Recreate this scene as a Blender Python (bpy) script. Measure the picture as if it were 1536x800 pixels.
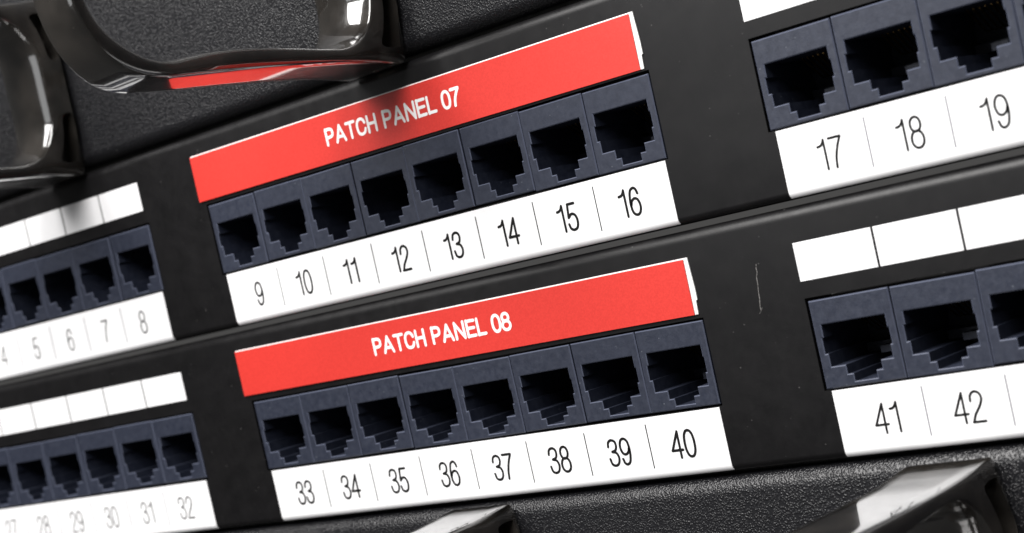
import bpy, bmesh, math, random
from mathutils import Vector, Matrix
random.seed(7)
MM = 0.001
scene = bpy.context.scene
for o in list(bpy.data.objects): bpy.data.objects.remove(o)
C = scene.collection

# ------------------------------------------------------------------ camera
cam = bpy.data.cameras.new('camera'); co = bpy.data.objects.new('camera', cam); C.objects.link(co)
scene.camera = co
RX = Vector((0.7462296705, 0.6287779029, -0.2185855155))      # image right
RD = Vector((-0.1422684764, -0.1701349237, -0.9750968097))    # image down
RF = Vector((-0.6503083572, 0.7587439993, -0.0375044538))     # forward
mw = Matrix((RX, -RD, -RF)).transposed().to_4x4()
mw.translation = Vector((234.615, -254.224, 0.580)) * MM
co.matrix_world = mw
cam.sensor_width = 36; cam.lens = 2611.2 / 1536 * 36
cam.shift_x = 0; cam.shift_y = 112 / 1536
cam.clip_start = 0.01; cam.clip_end = 50
cam.dof.use_dof = True; cam.dof.focus_distance = 0.318; cam.dof.aperture_fstop = 25

# ------------------------------------------------------------------ world and lamps (studio light, no sun)
world = bpy.data.worlds.new('World'); scene.world = world; world.use_nodes = True
bg = world.node_tree.nodes['Background']
bg.inputs[0].default_value = (1.0, 0.98, 0.96, 1); bg.inputs[1].default_value = 0.07

def area(name, loc, target, sx, sy, power, col):
    l = bpy.data.lights.new(name, 'AREA'); l.shape = 'RECTANGLE'; l.size = sx; l.size_y = sy
    l.energy = power; l.color = col
    o = bpy.data.objects.new(name, l); C.objects.link(o); o.location = loc
    o.rotation_euler = (Vector(target) - Vector(loc)).to_track_quat('-Z', 'Y').to_euler()
    return o
area('key_softbox', (-0.06, -0.50, 0.60), (-0.05, 0, 0), 0.90, 0.56, 21.0, (1.0, 0.98, 0.965))
area('fill_softbox', (-0.24, -0.62, 0.14), (0.05, 0, 0), 0.34, 0.30, 0.5, (0.97, 0.985, 1.0))

scene.view_settings.view_transform = 'Standard'; scene.view_settings.look = 'None'
scene.view_settings.exposure = 0; scene.view_settings.gamma = 1; scene.view_settings.use_curve_mapping = False
scene.render.resolution_x = 1024; scene.render.resolution_y = 533

# ------------------------------------------------------------------ materials
class Mat:
    def __init__(s, name, col, rough=0.5, spec=0.5, metal=0.0, coat=0.0):
        s.m = bpy.data.materials.new(name); s.m.use_nodes = True
        s.t = s.m.node_tree; s.b = s.t.nodes['Principled BSDF']
        s.b.inputs['Base Color'].default_value = (*col, 1); s.b.inputs['Roughness'].default_value = rough
        s.b.inputs['Specular IOR Level'].default_value = spec; s.b.inputs['Metallic'].default_value = metal
        s.b.inputs['Coat Weight'].default_value = coat
        s.col = col
    def n(s, t): return s.t.nodes.new(t)
    def l(s, a, b): s.t.links.new(a, b)
    def coord(s, sc=(1, 1, 1)):
        tc = s.n('ShaderNodeTexCoord'); mp = s.n('ShaderNodeMapping')
        mp.inputs['Scale'].default_value = tuple(1000 * v for v in sc)
        geo = s.n('ShaderNodeNewGeometry'); s.l(geo.outputs['Position'], mp.inputs[0]); return mp.outputs[0]
    def noise(s, sc, det=2, rough=.5, stretch=(1, 1, 1)):
        n = s.n('ShaderNodeTexNoise'); s.l(s.coord(stretch), n.inputs['Vector'])
        n.inputs['Scale'].default_value = sc; n.inputs['Detail'].default_value = det; n.inputs['Roughness'].default_value = rough
        return n.outputs['Fac']
    def ramp(s, src, p0, v0, p1, v1):
        r = s.n('ShaderNodeMapRange'); r.inputs[1].default_value = p0; r.inputs[2].default_value = p1
        r.inputs[3].default_value = v0; r.inputs[4].default_value = v1; s.l(src, r.inputs[0]); return r.outputs[0]
    def mixcol(s, fac, a, b):
        m = s.n('ShaderNodeMix'); m.data_type = 'RGBA'
        s.l(fac, m.inputs[0])
        for v, i in ((a, 6), (b, 7)):
            if isinstance(v, tuple): m.inputs[i].default_value = (*v, 1)
            else: s.l(v, m.inputs[i])
        return m.outputs[2]
    def bump(s, h, dist, strength=1.0):
        b = s.n('ShaderNodeBump'); b.inputs['Distance'].default_value = dist * MM; b.inputs['Strength'].default_value = strength
        s.l(h, b.inputs['Height']); s.l(b.outputs[0], s.b.inputs['Normal']); return b
    def specks(s, scale, thr, seed=0.0):
        """sparse dust specks: mask 0..1"""
        v = s.n('ShaderNodeTexVoronoi'); s.l(s.coord((1, 1, 1.3)), v.inputs['Vector']); v.inputs['Scale'].default_value = scale
        m = s.ramp(v.outputs['Distance'], thr, 1, thr * 1.6, 0)
        big = s.noise(0.23 + seed, 3); g = s.ramp(big, .5, 0, .62, 1)
        sep = s.n('ShaderNodeSeparateColor'); s.l(v.outputs['Color'], sep.inputs[0])
        k = s.ramp(sep.outputs[0], .72, 0, .78, 1)
        x = s.n('ShaderNodeMath'); x.operation = 'MULTIPLY'; s.l(m, x.inputs[0]); s.l(g, x.inputs[1])
        y = s.n('ShaderNodeMath'); y.operation = 'MULTIPLY'; s.l(x.outputs[0], y.inputs[0]); s.l(k, y.inputs[1])
        return y.outputs[0]

def mat_panel():
    a = Mat('satin black moulded plastic', (.006, .006, .006), .36, .32)
    sm = a.noise(.18, 4, .6)
    base = a.mixcol(a.ramp(sm, .35, 0, .75, 1), (.0032, .0030, .0034), (.0062, .0058, .0063))
    a.l(a.mixcol(a.specks(.75, .09), base, (.06, .058, .057)), a.b.inputs['Base Color'])
    a.l(a.ramp(a.noise(.35, 5, .7), .3, .34, .75, .47), a.b.inputs['Roughness'])
    a.bump(a.noise(3.2, 3), .006)
    return a.m
def mat_jack():
    a = Mat('dark slate blue jack plastic', (.022, .027, .048), .45)
    base = a.mixcol(a.ramp(a.noise(.65, 8, .75), .38, 0, .76, 1), (.0115, .015, .0285), (.031, .0365, .056))
    a.l(a.mixcol(a.specks(.9, .10, .1), base, (.10, .11, .13)), a.b.inputs['Base Color'])
    a.l(a.ramp(a.noise(1.1, 5, .7), .3, .36, .75, .58), a.b.inputs['Roughness'])
    a.bump(a.noise(3.0, 4, .6), .02)
    return a.m
def mat_plate():
    a = Mat('black powder coated steel', (.008, .008, .0095), .30)
    v = a.n('ShaderNodeTexVoronoi'); a.l(a.coord(), v.inputs['Vector']); v.inputs['Scale'].default_value = 2.6
    dome = a.ramp(v.outputs['Distance'], .05, 1, .75, 0); dome.node.interpolation_type = 'SMOOTHSTEP'
    n = a.noise(2.0, 3, .6)
    mx = a.n('ShaderNodeMath'); mx.operation = 'MULTIPLY'; a.l(n, mx.inputs[0]); a.l(dome, mx.inputs[1])
    a.bump(mx.outputs[0], .17)
    a.l(a.mixcol(a.specks(1.0, .10, .2), (.008, .008, .0095), (.2, .2, .2)), a.b.inputs['Base Color'])
    return a.m
def mat_ring():
    a = Mat('glossy smoked black plastic', (.016, .0145, .013), .11, .5)
    a.b.inputs['IOR'].default_value = 1.52; a.b.inputs['Coat Weight'].default_value = 1; a.b.inputs['Transmission Weight'].default_value = .6; a.b.inputs['Coat IOR'].default_value = 1.9; a.b.inputs['Coat Roughness'].default_value = .03
    base = a.mixcol(a.ramp(a.noise(.09, 3), .4, 0, .7, 1), (.022, .020, .018), (.085, .075, .065))
    a.l(a.mixcol(a.specks(.8, .08, .3), base, (.22, .2, .18)), a.b.inputs['Base Color'])
    a.l(a.ramp(a.noise(.4, 5, .7), .35, .12, .75, .28), a.b.inputs['Roughness'])
    a.bump(a.noise(.12, 2, .5), .10)
    return a.m
def mat_white(name, col=(.82, .82, .83), rough=.32):
    a = Mat(name, col, rough)
    a.l(a.mixcol(a.ramp(a.noise(.2, 4, .6), .35, 0, .75, 1), col, tuple(c * .965 for c in col)), a.b.inputs['Base Color'])
    a.bump(a.noise(1.2, 3), .008)
    return a.m
def mat_red():
    a = Mat('red printed label paper', (.62, .036, .028), .42)
    g = a.noise(3.2, 2)
    a.l(a.mixcol(a.ramp(g, .35, 0, .65, 1), (.56, .029, .021), (.62, .037, .027)), a.b.inputs['Base Color'])
    a.bump(a.noise(2.5, 3), .012)
    return a.m
def mat_simple(name, col, rough, metal=0.0):
    a = Mat(name, col, rough, .5, metal)
    if metal == 0: a.b.inputs['Specular IOR Level'].default_value = .2
    a.l(a.ramp(a.noise(1.5, 3), .3, rough * .85, .7, rough * 1.15), a.b.inputs['Roughness'])
    return a.m
M = dict(panel=mat_panel(), jack=mat_jack(), plate=mat_plate(), ring=mat_ring(), white=mat_white('white label plastic'),
         card=mat_white('white label card', (.84, .84, .83), .5), red=mat_red(), ink=mat_simple('black printing ink', (.006, .006, .006), .75),
         grey_ink=mat_simple('grey printed rule', (.16, .16, .18), .5), dark_ink=mat_simple('dark printed rule', (.012, .012, .014), .7),
         wink=mat_simple('white lettering', (.86, .85, .84), .45),
         jack_edge=mat_simple('worn blue edge with painted highlight', (.072, .081, .115), .30), gold=mat_simple('gold plated contact', (.30, .19, .07), .35, 1.0), scuff=mat_simple('pale scuffed plastic', (.15, .145, .14), .6))

# ------------------------------------------------------------------ helpers
def link(o, parent=None):
    C.objects.link(o)
    if parent: o.parent = parent
    return o
def mesh_obj(name, verts, faces, mat, parent=None, loc=(0, 0, 0), smooth=None):
    me = bpy.data.meshes.new(name)
    me.from_pydata([tuple(c * MM for c in v) for v in verts], [], faces); me.update()
    bm = bmesh.new(); bm.from_mesh(me); bmesh.ops.recalc_face_normals(bm, faces=bm.faces); bm.to_mesh(me); bm.free()
    me.materials.append(mat)
    if smooth is not None: me.shade_smooth(); me.set_sharp_from_angle(angle=math.radians(smooth))
    o = bpy.data.objects.new(name, me); o.location = tuple(c * MM for c in loc)
    return link(o, parent)
def copy_obj(src, parent, loc=None):
    o = src.copy(); link(o, parent)
    if loc is not None: o.location = tuple(c * MM for c in loc)
    return o
def empty(name, loc, label, cat, group=None):
    o = bpy.data.objects.new(name, None); o.empty_display_size = .02; o.location = tuple(c * MM for c in loc)
    o['label'] = label; o['category'] = cat
    if group: o['group'] = group
    return link(o)
def box(name, x0, x1, y0, y1, z0, z1, mat, parent, bev=0.0, loc=(0, 0, 0)):
    bm = bmesh.new(); bmesh.ops.create_cube(bm, size=1)
    for v in bm.verts:
        v.co = Vector(((x0 if v.co.x < 0 else x1) * MM, (y0 if v.co.y < 0 else y1) * MM, (z0 if v.co.z < 0 else z1) * MM))
    if bev: bmesh.ops.bevel(bm, geom=bm.edges[:], offset=bev * MM, segments=2, affect='EDGES', profile=.5)
    me = bpy.data.meshes.new(name); bm.to_mesh(me); bm.free(); me.materials.append(mat)
    o = bpy.data.objects.new(name, me); o.location = tuple(c * MM for c in loc)
    return link(o, parent)
def fill_loops(loops):
    """triangulate a planar region (first loop outer, the rest holes) given as 2-D loops -> (tris over concatenated points)"""
    bm = bmesh.new(); idx = {}; k = 0
    for lp in loops:
        vs = []
        for p in lp:
            v = bm.verts.new((p[0], p[1], 0)); idx[v] = k; k += 1; vs.append(v)
        for i in range(len(vs)): bm.edges.new((vs[i], vs[(i + 1) % len(vs)]))
    bmesh.ops.triangle_fill(bm, use_beauty=True, use_dissolve=False, edges=bm.edges[:], normal=(0, 0, 1))
    t = [[idx[v] for v in f.verts] for f in bm.faces]; bm.free(); return t

# ------------------------------------------------------------------ stroke lettering
def S(*p): return ('s',) + p          # smooth stroke
def L(*p): return ('l',) + p          # straight strokes
def ell(cx, cy, rx, ry, n=36, e=2.3):
    o = []
    for i in range(n):
        a = 2 * math.pi * i / n; c, s = math.cos(a), math.sin(a)
        o.append((cx + rx * math.copysign(abs(c) ** (2 / e), c), cy + ry * math.copysign(abs(s) ** (2 / e), s)))
    return ('c',) + tuple(o)
SIX = S((.385, .78), (.33, .95), (.215, 1), (.09, .88), (.03, .5), (.07, .13), (.21, 0), (.35, .07), (.41, .3), (.35, .54), (.225, .61), (.1, .53), (.04, .36))
G = {'0': (.44, [ell(.22, .5, .195, .5)]),
     '1': (.36, [L((.27, 0), (.27, 1)), S((.265, .985), (.21, .87), (.13, .81), (.04, .795))]),
     '2': (.44, [S((.035, .70), (.07, .9), (.215, 1), (.36, .91), (.395, .73), (.3, .5), (.12, .24), (.03, .01)), L((.02, 0), (.41, 0))]),
     '3': (.44, [S((.03, .75), (.075, .93), (.21, 1), (.345, .93), (.38, .76), (.32, .6), (.17, .545)), S((.17, .545), (.34, .48), (.41, .28), (.35, .07), (.21, 0), (.07, .07), (.02, .27))]),
     '4': (.47, [L((.335, 0), (.335, 1)), L((.33, .985), (.02, .3)), L((.01, .29), (.45, .29))]),
     '5': (.44, [L((.10, 1), (.385, 1)), L((.1, 1), (.055, .49)), S((.055, .49), (.2, .61), (.35, .54), (.41, .31), (.35, .07), (.2, 0), (.07, .07), (.02, .24))]),
     '6': (.44, [SIX]),
     '7': (.44, [L((.02, 1), (.42, 1)), S((.42, .99), (.28, .68), (.18, .34), (.14, 0))]),
     '8': (.44, [ell(.22, .765, .165, .235, e=2.1), ell(.22, .275, .195, .275, e=2.1)]),
     '9': (.44, [('s',) + tuple((.44 - x, 1 - y) for x, y in SIX[1:])]),
     'P': (.52, [L((.06, 0), (.06, 1)), S((.06, .97), (.28, .97), (.42, .9), (.46, .72), (.42, .53), (.28, .46), (.06, .46))]),
     'A': (.62, [L((.05, 0), (.31, 1)), L((.31, 1), (.57, 0)), L((.14, .3), (.48, .3))]),
     'T': (.52, [L((.02, .97), (.50, .97)), L((.26, 0), (.26, .97))]),
     'C': (.56, [S((.51, .70), (.44, .9), (.29, .98), (.12, .87), (.055, .5), (.12, .12), (.29, .02), (.44, .1), (.515, .31))]),
     'H': (.56, [L((.06, 0), (.06, 1)), L((.50, 0), (.50, 1)), L((.06, .52), (.50, .52))]),
     'N': (.58, [L((.06, 0), (.06, 1)), L((.52, 0), (.52, 1)), L((.06, .98), (.52, .02))]),
     'E': (.50, [L((.06, 0), (.06, 1)), L((.06, .97), (.46, .97)), L((.06, .52), (.43, .52)), L((.06, .03), (.47, .03))]),
     'L': (.46, [L((.06, 0), (.06, 1)), L((.06, .03), (.44, .03))]),
     ' ': (.22, [])}
def spline(p, n=7):
    o = []; q = [(2 * p[0][0] - p[1][0], 2 * p[0][1] - p[1][1])] + list(p) + [(2 * p[-1][0] - p[-2][0], 2 * p[-1][1] - p[-2][1])]
    for i in range(1, len(q) - 2):
        for k in range(n):
            t = k / n
            o.append(tuple(.5 * (2 * q[i][c] + (q[i + 1][c] - q[i - 1][c]) * t + (2 * q[i - 1][c] - 5 * q[i][c] + 4 * q[i + 1][c] - q[i + 2][c]) * t * t
                                 + (3 * q[i][c] - q[i - 1][c] - 3 * q[i + 1][c] + q[i + 2][c]) * t ** 3) for c in (0, 1)))
    return o + [p[-1]]
def text_mesh(text, h, weight, track, total=None, wscale=1.0, round_caps=True):
    """flat printed strokes in the XZ plane facing -Y, centred on the origin"""
    adv = []; x = 0
    for ch in text: adv.append(x); x += G[ch][0] * h * wscale + track
    x -= track; k = (total / x) if total else 1.0
    V, F = [], []; lay = 0
    for ch, ax in zip(text, adv):
        for st in G[ch][1]:
            pts = list(st[1:]); closed = st[0] == 'c'
            if st[0] == 's': pts = spline(pts)
            P = [((ax + px * h * wscale) * k - x * k / 2, pz * (h - weight) + weight / 2 - h / 2) for px, pz in pts]
            n = len(P); y = -.006 * (lay % 5); lay += 1; b = len(V); nor = []
            for i in range(n):
                a = P[(i - 1) % n] if (closed or i) else P[0]; c = P[(i + 1) % n] if (closed or i < n - 1) else P[-1]
                d = Vector((c[0] - a[0], c[1] - a[1])).normalized(); nor.append(Vector((-d.y, d.x)))
            for p, m in zip(P, nor):
                V += [(p[0] + m.x * weight / 2, y, p[1] + m.y * weight / 2), (p[0] - m.x * weight / 2, y, p[1] - m.y * weight / 2)]
            for i in range(n if closed else n - 1):
                j = (i + 1) % n; F.append((b + 2 * i, b + 2 * i + 1, b + 2 * j + 1, b + 2 * j))
            if not closed and round_caps:
                for e, sgn in ((0, 1), (n - 1, -1)):
                    m = nor[e]; d = Vector((m.y, -m.x)) * sgn * -1; cap = [b + 2 * e]
                    for q in range(1, 6):
                        a = math.pi * q / 6; w = m * math.cos(a) + d * math.sin(a)
                        cap.append(len(V)); V.append((P[e][0] + w.x * weight / 2, y, P[e][1] + w.y * weight / 2))
                    cap.append(b + 2 * e + 1); F.append(tuple(cap))
    return V, F

# ------------------------------------------------------------------ panel dimensions (mm, relative to the jack row centre)
PITCH, GROUP = 15.2, 143.28
JH = 7.58
Z_TOP, Z_BOT = 23.6, -19.75
R_TOP, R_BOT = 2.0, 1.35
def arc(cy, cz, r, a0, a1, n): return [(cy + r * math.cos(math.radians(a0 + (a1 - a0) * i / n)), cz + r * math.sin(math.radians(a0 + (a1 - a0) * i / n))) for i in range(n + 1)]
CUT_T, CUT_B, CUT_X0, CUT_X1 = 8.05, -7.9, -61.3, 61.15
def plate_profile(zt, zb, rt, rb, back):
    return [(back, zt)] + arc(rt, zt - rt, rt, 90, 180, 10), arc(rb, zb + rb, rb, 180, 270, 10) + [(back, zb)]
def face_plate(name, parent):
    top, bot = plate_profile(Z_TOP, Z_BOT, R_TOP, R_BOT, 14)
    prof = top + [(0, CUT_T), (0, CUT_B)] + bot; jt = len(top); jb = jt + 1
    xs = [-241.3]
    for g in (-1, 0, 1): xs += [g * GROUP + CUT_X0, g * GROUP + CUT_X1]
    xs.append(241.3)
    V = [(x, y, z) for x in xs for (y, z) in prof]; n = len(prof); F = []
    for i in range(len(xs) - 1):
        for j in range(n - 1):
            if i % 2 == 1 and j == jt: continue
            F.append((i * n + j, i * n + j + 1, (i + 1) * n + j + 1, (i + 1) * n + j))
    for i in (1, 3, 5):                       # walls of the three cut-outs
        c = [i * n + jt, i * n + jb, (i + 1) * n + jb, (i + 1) * n + jt]; b = len(V)
        V += [(V[k][0], 9.0, V[k][2]) for k in c]
        for q in range(4): F.append((c[q], c[(q + 1) % 4], b + (q + 1) % 4, b + q))
    F.append(tuple(range(n))); F.append(tuple((len(xs) - 1) * n + j for j in range(n)))
    return mesh_obj(name, V, F, M['panel'], parent, smooth=35)

# ------------------------------------------------------------------ jack
def offset_rect(poly, d):
    o = []; n = len(poly)
    for i in range(n):
        a, b, c = poly[i - 1], poly[i], poly[(i + 1) % n]
        e1 = Vector((b[0] - a[0], b[1] - a[1])).normalized(); e2 = Vector((c[0] - b[0], c[1] - b[1])).normalized()
        n1 = Vector((-e1.y, e1.x)); n2 = Vector((-e2.y, e2.x))
        o.append((b[0] + d * (n1.x + n2.x), b[1] + d * (n1.y + n2.y)))
    return o
OPEN = [(-6.0, 3.35), (-6.0, 1.1), (-6.35, 1.1), (-6.35, -1.65), (-5.75, -1.65), (-5.75, -3.9), (-2.95, -3.9), (-2.95, -5.5), (-1.85, -5.5), (-1.85, -6.85),
        (2.4, -6.85), (2.4, -5.5), (3.6, -5.5), (3.6, -3.95), (5.9, -3.95), (5.9, -1.65), (6.25, -1.65), (6.25, 1.1), (6.0, 1.1), (6.0, 3.35)]
def jack_mesh():
    w = PITCH / 2 - .085; ch = .2
    outer0 = [(-w + ch, JH - ch), (-w + ch, -JH + ch), (w - ch, -JH + ch), (w - ch, JH - ch)]
    outer1 = [(-w, JH), (-w, -JH), (w, -JH), (w, JH)]
    in0 = offset_rect(OPEN, -.17); n = len(OPEN)
    V = []; F = []
    V += [(x, 0, z) for x, z in outer0] + [(x, 0, z) for x, z in in0]
    F += fill_loops([outer0, in0])
    b = len(V); V += [(x, ch, z) for x, z in outer1]; b2 = len(V); V += [(x, 17.5, z) for x, z in outer1]
    for i in range(4):
        j = (i + 1) % 4; F += [(i, j, b + j, b + i), (b + i, b + j, b2 + j, b2 + i)]
    c0 = 4; c1 = len(V); V += [(x, .14, z) for x, z in OPEN]; c2 = len(V); V += [(x, 16, z) for x, z in OPEN]
    for i in range(n):
        j = (i + 1) % n; F += [(c0 + i, c0 + j, c1 + j, c1 + i), (c1 + i, c1 + j, c2 + j, c2 + i)]
    for t in fill_loops([OPEN]): F.append(tuple(c2 + k for k in t))
    def bx(x0, x1, y0, y1, z0, z1):                  # ribs and stops inside the cavity
        b = len(V)
        for x in (x0, x1):
            for y in (y0, y1):
                for z in (z0, z1): V.append((x, y, z))
        F.extend(tuple(b + k for k in f) for f in ((0, 1, 3, 2), (4, 6, 7, 5), (0, 4, 5, 1), (2, 3, 7, 6), (0, 2, 6, 4), (1, 5, 7, 3)))
    bx(-5.6, 5.8, 13.0, 15.9, -3.7, -2.1); bx(-1.3, 1.6, 9.6, 13.0, -3.8, -2.6)
    return V, F
def contacts_mesh():
    V = []; F = []
    for i in range(8):
        x = -3.55 + i * 1.02; b = len(V); t = .13
        pts = [(8.6, 3.3), (9.0, 3.05), (14.2, -.2), (15.6, -.2)]
        for (y, z) in pts:
            V += [(x - t, y, z - t), (x + t, y, z - t), (x + t, y, z + t), (x - t, y, z + t)]
        for k in range(3):
            for q in range(4):
                r = (q + 1) % 4; F.append((b + 4 * k + q, b + 4 * k + r, b + 4 * k + 4 + r, b + 4 * k + 4 + q))
        F += [(b, b + 1, b + 2, b + 3), (b + 12, b + 13, b + 14, b + 15)]
    return V, F
proto = {}
def add_jack(parent, x, y, z, rot):
    if 'jack' not in proto:
        V, F = jack_mesh(); j = mesh_obj('jack', V, F, M['jack'], parent); proto['jack'] = j
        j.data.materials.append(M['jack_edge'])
        for f in j.data.polygons:             # small chamfers in a paler colour: edge highlights painted in, with some wear
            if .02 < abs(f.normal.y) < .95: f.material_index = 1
        V, F = contacts_mesh(); k = mesh_obj('contacts', V, F, M['gold'], j); k['kind'] = 'stuff'; proto['con'] = k
    else:
        j = copy_obj(proto['jack'], parent); copy_obj(proto['con'], j)
    j.location = (x * MM, y * MM, z * MM); j.rotation_euler = (0, rot, 0)
    return j

# ------------------------------------------------------------------ number strip (wraps round the lower edge of the panel)
def strip_mesh():
    x0, x1 = -59.85, 60.45; off = .14; th = .13
    prof = [(-off, -8.05)] + [(-off, -8.05 - (10.3 * i / 4)) for i in range(1, 5)]
    prof += [(R_BOT + (R_BOT + off) * math.cos(math.radians(a)), Z_BOT + R_BOT + (R_BOT + off) * math.sin(math.radians(a))) for a in range(182, 236, 6)]
    inn = []
    for (y, z) in prof:
        if z > Z_BOT + R_BOT: inn.append((y + th, z))
        else:
            d = Vector((y - R_BOT, z - Z_BOT - R_BOT)); d = d * ((d.length - th) / d.length); inn.append((R_BOT + d.x, Z_BOT + R_BOT + d.y))
    loop = prof + inn[::-1]; n = len(loop)
    V = [(x0, y, z) for y, z in loop] + [(x1, y, z) for y, z in loop]
    F = [(i, (i + 1) % n, n + (i + 1) % n, n + i) for i in range(n)] + [tuple(range(n)), tuple(range(2 * n - 1, n - 1, -1))]
    return V, F
def panel(name, zc, first, title, label, red_z, red_tilt, red_x, jit):
    rnd = random.Random(jit)
    p = empty(name, (0, 0, zc), label, 'patch panel')
    face_plate('face_plate', p)
    for g in (-1, 0, 1):
        gx = g * GROUP
        zj = 0.0
        for i in range(8):
            zj = .6 * zj + rnd.uniform(-.15, .15)
            add_jack(p, gx + (i - 3.5) * PITCH + rnd.uniform(-.045, .045), -.10 + rnd.uniform(-.18, .12), zj, rnd.uniform(-.006, .006))
        if 'strip' not in proto:
            V, F = strip_mesh(); s = mesh_obj('number_strip', V, F, M['white'], p, smooth=40); proto['strip'] = s
        else: s = copy_obj(proto['strip'], p)
        s.location = (gx * MM, 0, 0)
        for k in range(7):                    # thin printed rules between the numbers
            key = 'rule%d' % (g == 0)
            cx = .1 + (k - 3) * 14.53
            if key not in proto:
                w = .12 if g == 0 else .12
                proto[key] = mesh_obj('divider', [(-w, 0, -4.1), (w, 0, -4.1), (w, 0, 4.15), (-w, 0, 4.15)], [(0, 1, 2, 3)], M['dark_ink' if g == 0 else 'grey_ink'], s)
                d = proto[key]
            else: d = copy_obj(proto[key], s)
            d.location = (cx * MM, -.160 * MM, -13.45 * MM)
        for k in range(8):
            t = str(first + (g + 1) * 8 + k); wt = (.36, .52, .42)[g + 1]  # left group's strokes drawn thinner, imitating print washed out by overexposure
            V, F = text_mesh(t, 5.35, wt, .42, wscale=1.0)
            mesh_obj('number', V, F, M['ink'], s, (.1 + (k - 3.5) * 14.53 + .15, -.165, -13.75))
        if g:
            for k in range(8):                # white cells above the jacks
                if 'cell' not in proto: o = proto['cell'] = box('blank_label', -7.4, 7.4, -.10, .05, -3.3, 3.3, M['white'], p, .045)
                else: o = copy_obj(proto['cell'], p)
                o.location = ((gx - 53.9 + k * 15.24) * MM, 0, 14.25 * MM)
    # red title label on its white card
    r = box('red_label', -61.3, 61.2, -.46, -.26, -5.0, 4.98, M['red'], p, .03)
    r.location = (red_x * MM, 0, red_z * MM); r.rotation_euler = (0, red_tilt, 0)
    V = [(-61.25, 5.22), (62.0, 5.22), (62.3, -.4), (62.3, -2.4), (62.0, -2.5), (61.9, -4.95), (-61.25, -4.95)]
    n = len(V); pts = [(x, -.255, z) for x, z in V] + [(x, .05, z) for x, z in V]
    mesh_obj('label_card', pts, [tuple(range(n)), tuple(range(2 * n - 1, n - 1, -1))] + [(i, (i + 1) % n, n + (i + 1) % n, n + i) for i in range(n)], M['card'], r)
    V, F = text_mesh(title, 3.78, .62, .28, total=37.7)
    mesh_obj('lettering', V, F, M['wink'], r, (-1.1 - red_x, -.485, .25))
    return p
PA = panel('patch_panel', 22.225, 1, 'PATCH PANEL 07', 'upper black patch panel with red label reading PATCH PANEL 07, ports 1 to 24', 13.63, .0042, -1.5, 11)
PB = panel('patch_panel', -22.225, 25, 'PATCH PANEL 08', 'lower black patch panel with red label reading PATCH PANEL 08, ports 25 to 48', 14.05, .0050, -1.4, 23)

# pale scuff on the lower panel beside its red label
def scuff(parent, pts, w, y=-.012):
    rnd = random.Random(3); V = []; F = []
    for (a, b) in zip(pts[:-1], pts[1:]):
        if rnd.random() < .12: continue
        n = 4
        for i in range(n):
            t0, t1 = i / n, (i + 1) / n; w0, w1 = (w * rnd.uniform(.3, 1.1) for _ in range(2))
            x0, z0 = a[0] + (b[0] - a[0]) * t0, a[1] + (b[1] - a[1]) * t0; x1, z1 = a[0] + (b[0] - a[0]) * t1, a[1] + (b[1] - a[1]) * t1
            k = len(V); V += [(x0 - w0, y, z0), (x0 + w0, y, z0), (x1 + w1, y, z1), (x1 - w1, y, z1)]; F.append((k, k + 1, k + 2, k + 3))
    return mesh_obj('scuff_mark', V, F, M['scuff'], parent)
scuff(PB, [(74.15, 15.4), (73.95, 14.7), (74.0, 14.0), (73.65, 13.1), (73.6, 11.8), (73.4, 10.6), (73.35, 9.4), (73.1, 8.2), (73.15, 7.3)], .08)
scuff(PB, [(73.5, 7.9), (73.1, 7.3), (72.7, 6.9)], .045)

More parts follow.
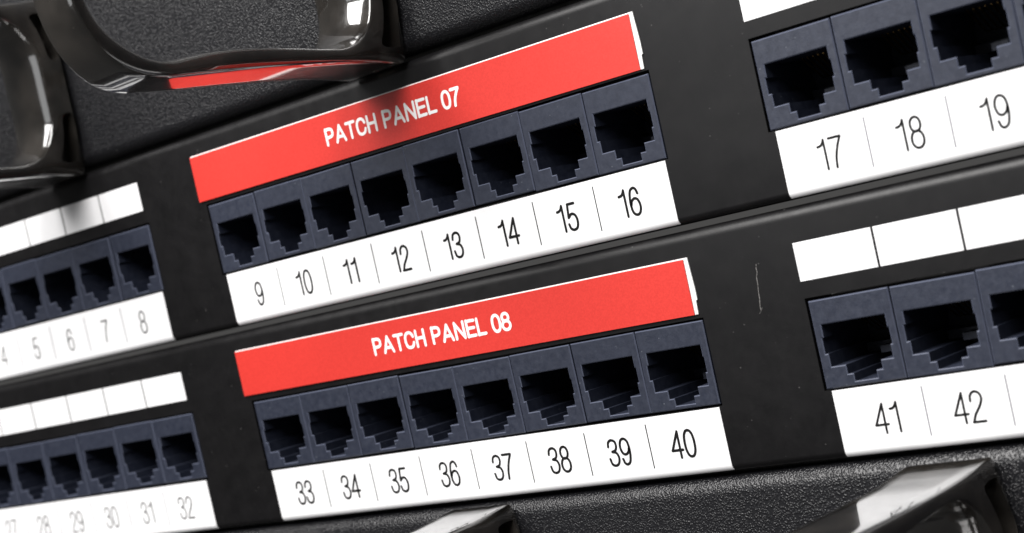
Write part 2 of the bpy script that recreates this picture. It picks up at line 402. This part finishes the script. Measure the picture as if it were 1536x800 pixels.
# ------------------------------------------------------------------ cable managers
def ring_mesh():
    """closed D loop standing out from its plate; u = distance in front of the plate, z from the lower edge"""
    H = 39.8
    def sm(pts, n=6): return spline(pts, n)
    lo = [(59, -.45), (64, .0), (68.5, 1.6), (72.3, 4.8), (74.8, 9.0), (76.1, 14), (76.5, H / 2)]
    low = sm([(0.0, 2.2), (0.0, .9), (.35, -.25), (1.3, -1.0), (3.2, -.98), (6, -.72), (9, -.42), (14, -.10), (22, .08), (30, .08), (40, 0), (52, -.25), (58, -.4)], 4)[:-1] + sm(lo, 4)
    outer = low + [(u, H - z) for u, z in reversed(low[:-1])]
    li = [(6.2, H / 2), (6.2, 15), (6.5, 11.5), (8.0, 7.6), (11.2, 4.3), (15.5, 2.7), (21, 2.7), (30, 3.25), (40, 3.6), (48, 3.3), (54, 2.55), (58.5, 2.1), (63.2, 2.9), (68.0, 5.4), (71.5, 8.8), (73.4, 13.2), (74.0, H / 2)]
    inn = sm(li, 4)
    inner = inn + [(u, H - z) for u, z in reversed(inn[1:-1])]
    def pocket(flip):
        p = [(1.3, 2.2), (4.2, 2.2), (6.0, 3.0), (5.0, 5.6), (4.2, 9.0), (3.6, 13.0), (1.5, 13.4), (1.2, 8)]
        q = spline(p + [p[0]], 3)[:-1]
        return [(u, H - z) for u, z in q] if flip else q
    pk = [pocket(False), pocket(True)]
    def inset(loop, d, sign):
        o = []; n = len(loop)
        for i in range(n):
            a, c = Vector(loop[i - 1]), Vector(loop[(i + 1) % n]); t = (c - a).normalized(); m = Vector((-t.y, t.x)) * sign
            o.append((loop[i][0] + m.x * d, loop[i][1] + m.y * d))
        return o
    def area2(l): return sum(l[i - 1][0] * l[i][1] - l[i][0] * l[i - 1][1] for i in range(len(l)))
    so = 1 if area2(outer) > 0 else -1; si = 1 if area2(inner) > 0 else -1
    def xl(u):                                # the band narrows towards its front bow
        t = min(1, max(0, (u - 44) / 34)); t = t * t * (3 - 2 * t); return -15.2 + 5.4 * t
    # stations across the band: (0 right .. 1 left, outer inset, inner inset into the hole)
    st = [(0, .32, -.5), (.006, .17, -.28), (.016, .05, -.1), (.03, 0, .04), (.2, 0, .55), (.35, 0, .85), (.5, 0, .95), (.65, 0, .85), (.8, 0, .55), (.95, .0, .06), (.972, .06, -.1), (.99, .22, -.3), (1, .45, -.5)]
    V = []; F = []; no, ni = len(outer), len(inner); off = []
    def clampu(p): return (max(p[0], -.3), p[1])
    for f, a, b in st:
        lo_ = [clampu(p) for p in inset(outer, a, so)]; li_ = inset(inner, b, si)
        off.append(len(V)); V += [(xl(u) * f, -u, z) for u, z in lo_]; V += [(xl(u) * f, -u, z) for u, z in li_]
    for i, (x, y, z) in enumerate(V):         # the foot spreads a little where it meets the plate
        u = -y; w = (x - xl(u) / 2) / (-xl(u) / 2)
        dz = min(z, H - z); e = min(1, max(0, dz / 11)); e = e * e * (3 - 2 * e); g = max(0, 1 - max(u, 0) / 7.5) ** 1.6
        V[i] = (x + w * 2.3 * e * g, y, z)
    for k in range(len(st) - 1):
        p, q = off[k], off[k + 1]
        F += [(p + i, p + (i + 1) % no, q + (i + 1) % no, q + i) for i in range(no)]
        p += no; q += no
        F += [(p + i, p + (i + 1) % ni, q + (i + 1) % ni, q + i) for i in range(ni)]
    first = [(-V[i][1], V[i][2]) for i in range(off[0], off[0] + no)]; fi = [(-V[i][1], V[i][2]) for i in range(off[0] + no, off[0] + no + ni)]
    pb = len(V); mp = list(range(off[0], off[0] + no + ni))
    for l in pk:
        mp += list(range(len(V), len(V) + len(l)))
        for u, z in l:
            dz = min(z, H - z); e = min(1, max(0, dz / 11)); e = e * e * (3 - 2 * e)
            V.append((2.3 * e * max(0, 1 - u / 7.5) ** 1.6, -u, z))
    for t in fill_loops([first, fi] + pk): F.append(tuple(mp[k] for k in t))
    s = pb
    for l in pk:                              # pocket walls and floor
        n = len(l); c = (sum(p[0] for p in l) / n, sum(p[1] for p in l) / n)
        b1 = len(V); V += [(-.5, -(c[0] + (u - c[0]) * .93), c[1] + (z - c[1]) * .97) for u, z in l]
        b2 = len(V); V += [(-4.5, -(c[0] + (u - c[0]) * .86), c[1] + (z - c[1]) * .94) for u, z in l]
        for i in range(n):
            j = (i + 1) % n; F += [(s + i, s + j, b1 + j, b1 + i), (b1 + i, b1 + j, b2 + j, b2 + i)]
        F.append(tuple(b2 + i for i in range(n))); s += n
    last = off[-1]; l0 = [(-V[i][1], V[i][2]) for i in range(last, last + no)]; l1 = [(-V[i][1], V[i][2]) for i in range(last + no, last + no + ni)]
    for t in fill_loops([l0, l1]): F.append(tuple(last + k for k in t))
    return V, F
def manager(zb, zt, rt, rb, label, rings):
    m = empty('cable_manager', (0, 0, zb), label, 'cable manager')
    top, bot = plate_profile(zt - zb, 0, rt, rb, 16); prof = top + bot; n = len(prof)
    V = [(x, y, z) for x in (-241.3, 241.3) for y, z in prof]
    F = [(j, j + 1, n + j + 1, n + j) for j in range(n - 1)] + [tuple(range(n)), tuple(range(n, 2 * n))]
    mesh_obj('mounting_plate', V, F, M['plate'], m, smooth=35)
    for x, z in rings:
        if 'ring' not in proto:
            V, F = ring_mesh(); r = mesh_obj('cable_ring', V, F, M['ring'], m, smooth=48); proto['ring'] = r
        else: r = copy_obj(proto['ring'], m)
        r.location = (x * MM, 0, (z - zb) * MM)
    return m
manager(46.7, 135, 3.0, 3.2, 'textured black cable manager plate with glossy rings above the upper patch panel', [(6.2, 46.3), (-100.4, 46.3)])
manager(-131.0, -42.6, 3.4, 3.0, 'textured black cable manager plate with glossy rings below the lower patch panel', [(7.8, -84.0), (109.8, -84.9)])
